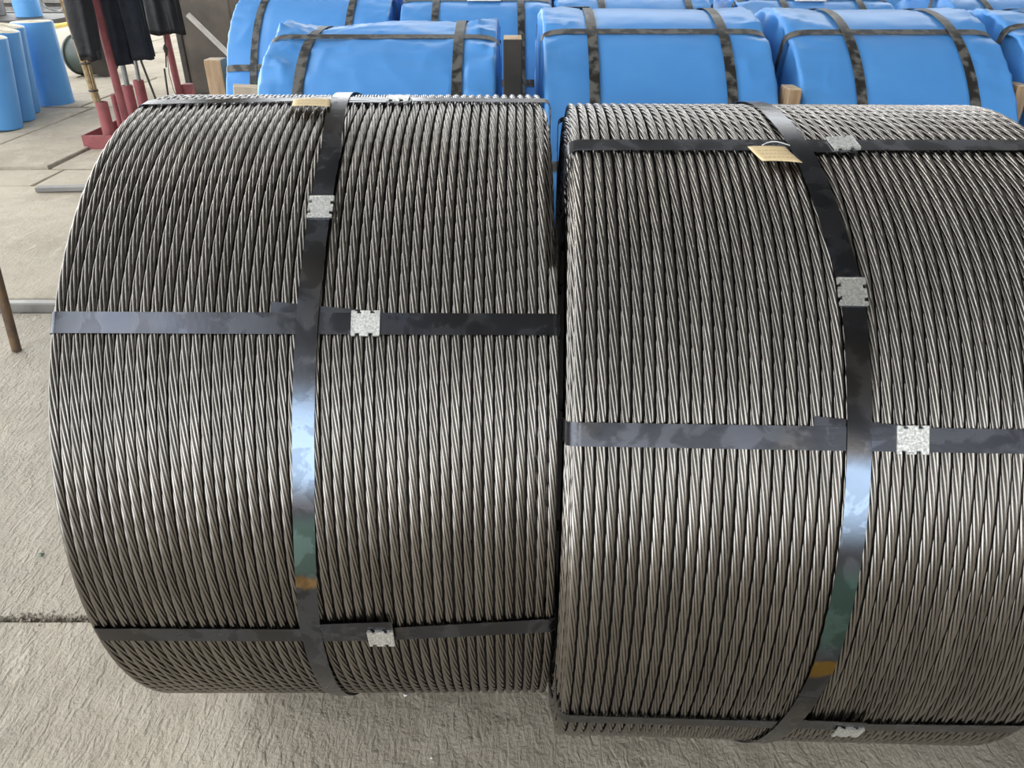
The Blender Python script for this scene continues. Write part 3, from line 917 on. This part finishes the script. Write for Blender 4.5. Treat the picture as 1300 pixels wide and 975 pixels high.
MB().lathe([(.001, -.05), (.016, -.01), (.022, .02), (.008, .05)], 12, Matrix.Translation((.078, 0, .60))).build('barb', M_DARK, hk, smooth=True)
MB().tube([(.08, .0, .58), (.06, .01, .40), (.07, .01, .26), (.10, .0, .20), (.08, -.01, .12), (.05, 0, .06)], .0035, 6).build('wire', M_DARK, hk, smooth=True)

# green cable drum on the floor behind the rack
gd = tag(empty('cable_drum', (-5.22, 10.25, SLAB_Z)), 'dark green drum lying on its side behind the hanging black sleeve', 'drum')
M = Matrix.Translation((0, 0, .24)) @ Matrix.Rotation(math.radians(68), 4, 'Z') @ Matrix.Rotation(math.radians(90), 4, 'X') @ Matrix.Scale(.84, 4)
MB().lathe([(.20, -.25), (.285, -.25), (.285, -.225), (.262, -.215), (.262, .20), (.20, .20)], 40, M).build('drum_body', M_GREEN, gd, smooth=True, sharp=35)
MB().lathe([(.002, .20), (.285, .20), (.285, .235), (.002, .235)], 40, M).build('end_flange', M_DARK, gd, smooth=True, sharp=35)
MB().lathe([(.002, -.20), (.235, -.20), (.235, -.19), (.002, -.19)], 40, M).build('recessed_end', M_GREEN, gd, smooth=True, sharp=35)

# column and leaning tube
cm = tag(empty('steel_column', (-3.19, 8.9, SLAB_Z)), 'grimy dark brown steel column rising behind the red rack', 'column')
MB().box((0, 0, 3.0), (.60, .40, 6.0), bev=.015).build('shaft', M_COLUMN, cm)
MB().box((.02, 0, .02), (.74, .56, .04), bev=.006).build('base_plate', M_DARK, cm)
MB().box((-.27, -.21, 1.6), (.06, .03, 3.1), bev=.008).build('edge_strip', M_DARK, cm)
pole_thing('leaning_tube', [(-3.225, 8.42, .87), (-2.93, 8.42, .55), (-2.50, 8.42, .085)], .028, M_ANGLE2, 'pale tube leaning diagonally across the grimy column', 'tube')

# rusty trestle at the left edge: one rod leg stands in the picture
tr = tag(empty('work_trestle', (-2.08, 2.85, 0)), 'rusty brown rod leg of a work trestle standing at the left edge', 'trestle')
def tp(x, y, z): return (x + 2.08, y - 2.85, z)
MB().tube([tp(-2.08, 2.85, .004), tp(-2.05, 2.90, .747), tp(-2.042, 2.914, .86)], .019, 14).build('leg', M_RUST, tr, smooth=True, sharp=35)
for x, y in ((-2.9, 2.85),):
    MB().tube([tp(x, y, .004), tp(x + (.03 if x > -2.5 else -.03), y, .86)], .019, 14).build('leg', M_RUST, tr, smooth=True, sharp=35)
MB().box(tp(-2.47, 2.86, .88), (1.0, .12, .05), bev=.006).build('top', M_DARK, tr)
MB().tube([tp(-2.09, 2.856, .5), tp(-2.91, 2.856, .5)], .015, 10).build('tie_rod', M_RUST, tr, smooth=True, sharp=35)

# flat bar lying on the slabs
tag(MB().box((-2.95, 5.10, SLAB_Z + .021), (.46, .065, .030), Matrix.Rotation(.08, 3, 'Z'), bev=.004).build('flat_bar', M_GREYM), 'flat steel bar lying on the slabs left of the coil', 'bar')
# far junk
for i, (x, y, l, rz, z) in enumerate(((-10.0, 17.6, 1.9, .10, .0), (-9.7, 18.3, 2.2, .04, .0), (-10.3, 19.4, 2.4, -.05, .0), (-9.9, 17.9, 1.8, .02, .10))):
    tag(MB().box((x, y, SLAB_Z + .05 + z), (l, .22, .09), Matrix.Rotation(rz, 3, 'Z'), bev=.006).build('dark_plank', M_DARK),
        ['dark plank lying nearest in the far stack', 'dark plank in the middle of the far stack', 'dark plank furthest away in the far stack', 'dark plank laid across the top of the far stack'][i], 'plank', 'planks on the far floor')
wc = tag(empty('wire_coil', (-10.3, 18.9, SLAB_Z)), 'loose grey wire coil on the far floor at the top edge', 'wire coil')
for i in range(6):
    rr_ = .40 - .02 * i
    pts = [(rr_ * math.cos(a) * 1.0, .06 * i + .05 * math.sin(3 * a + i), .42 + rr_ * math.sin(a)) for a in [2 * PI * k / 28 for k in range(29)]]
    MB().tube(pts, .018, 6, cap=False).build('wire_loop', M_PIPE, wc, smooth=True)
cb = tag(empty('steel_crate', (-10.9, 19.8, SLAB_Z)), 'grey slatted steel crate behind the wire coil at the top left', 'crate')
MB().box((0, .3, .38), (3.4, .5, .76)).build('crate_body', M_DARK, cb)
for k in range(4):
    MB().box((0, .02, .10 + .19 * k), (3.5, .04, .11), bev=.005).build('slat', M_GREYM, cb)
for x in (-1.7, -.6, .6, 1.7):
    MB().box((x, -.02, .40), (.08, .05, .80), bev=.005).build('upright', M_GREYM, cb)
tag(MB().tube([(-8.95, 16.2, SLAB_Z + .012), (-8.97, 16.6, SLAB_Z + .02), (-9.0, 17.0, SLAB_Z + .014), (-9.1, 17.4, SLAB_Z + .012)], .05, 6).build('yellow_hose', M_YELLOW), 'short yellow hose lying on the far floor', 'hose')

# small bits on the near floor
def chip(name, x, y, s_, m, label, seed):
    r_ = random.Random(seed); mb = MB()
    v = [(x + s_ * math.cos(a) * r_.uniform(.7, 1.1), y + s_ * math.sin(a) * r_.uniform(.7, 1.1), .0005) for a in [2 * PI * k / 6 for k in range(6)]]
    v += [(x + (p[0] - x) * .6, y + (p[1] - y) * .6, s_ * r_.uniform(.5, .8)) for p in v]
    f = [tuple(range(5, -1, -1)), tuple(range(6, 12))] + [(i, (i + 1) % 6, 6 + (i + 1) % 6, 6 + i) for i in range(6)]
    mb.add(v, f); tag(mb.build(name, m), label, 'stone chip')
chip('stone_chip', -1.320, 1.615, .010, M_GCHIP, 'small greenish stone chip on the floor left of the coil', 1)
chip('stone_chip', -.243, 1.155, .005, M_WHITE, 'small white chip on the floor below the left coil', 2)
chip('stone_chip', -.170, 1.000, .004, M_WHITE, 'tiny white chip near the bottom edge of the picture', 3)
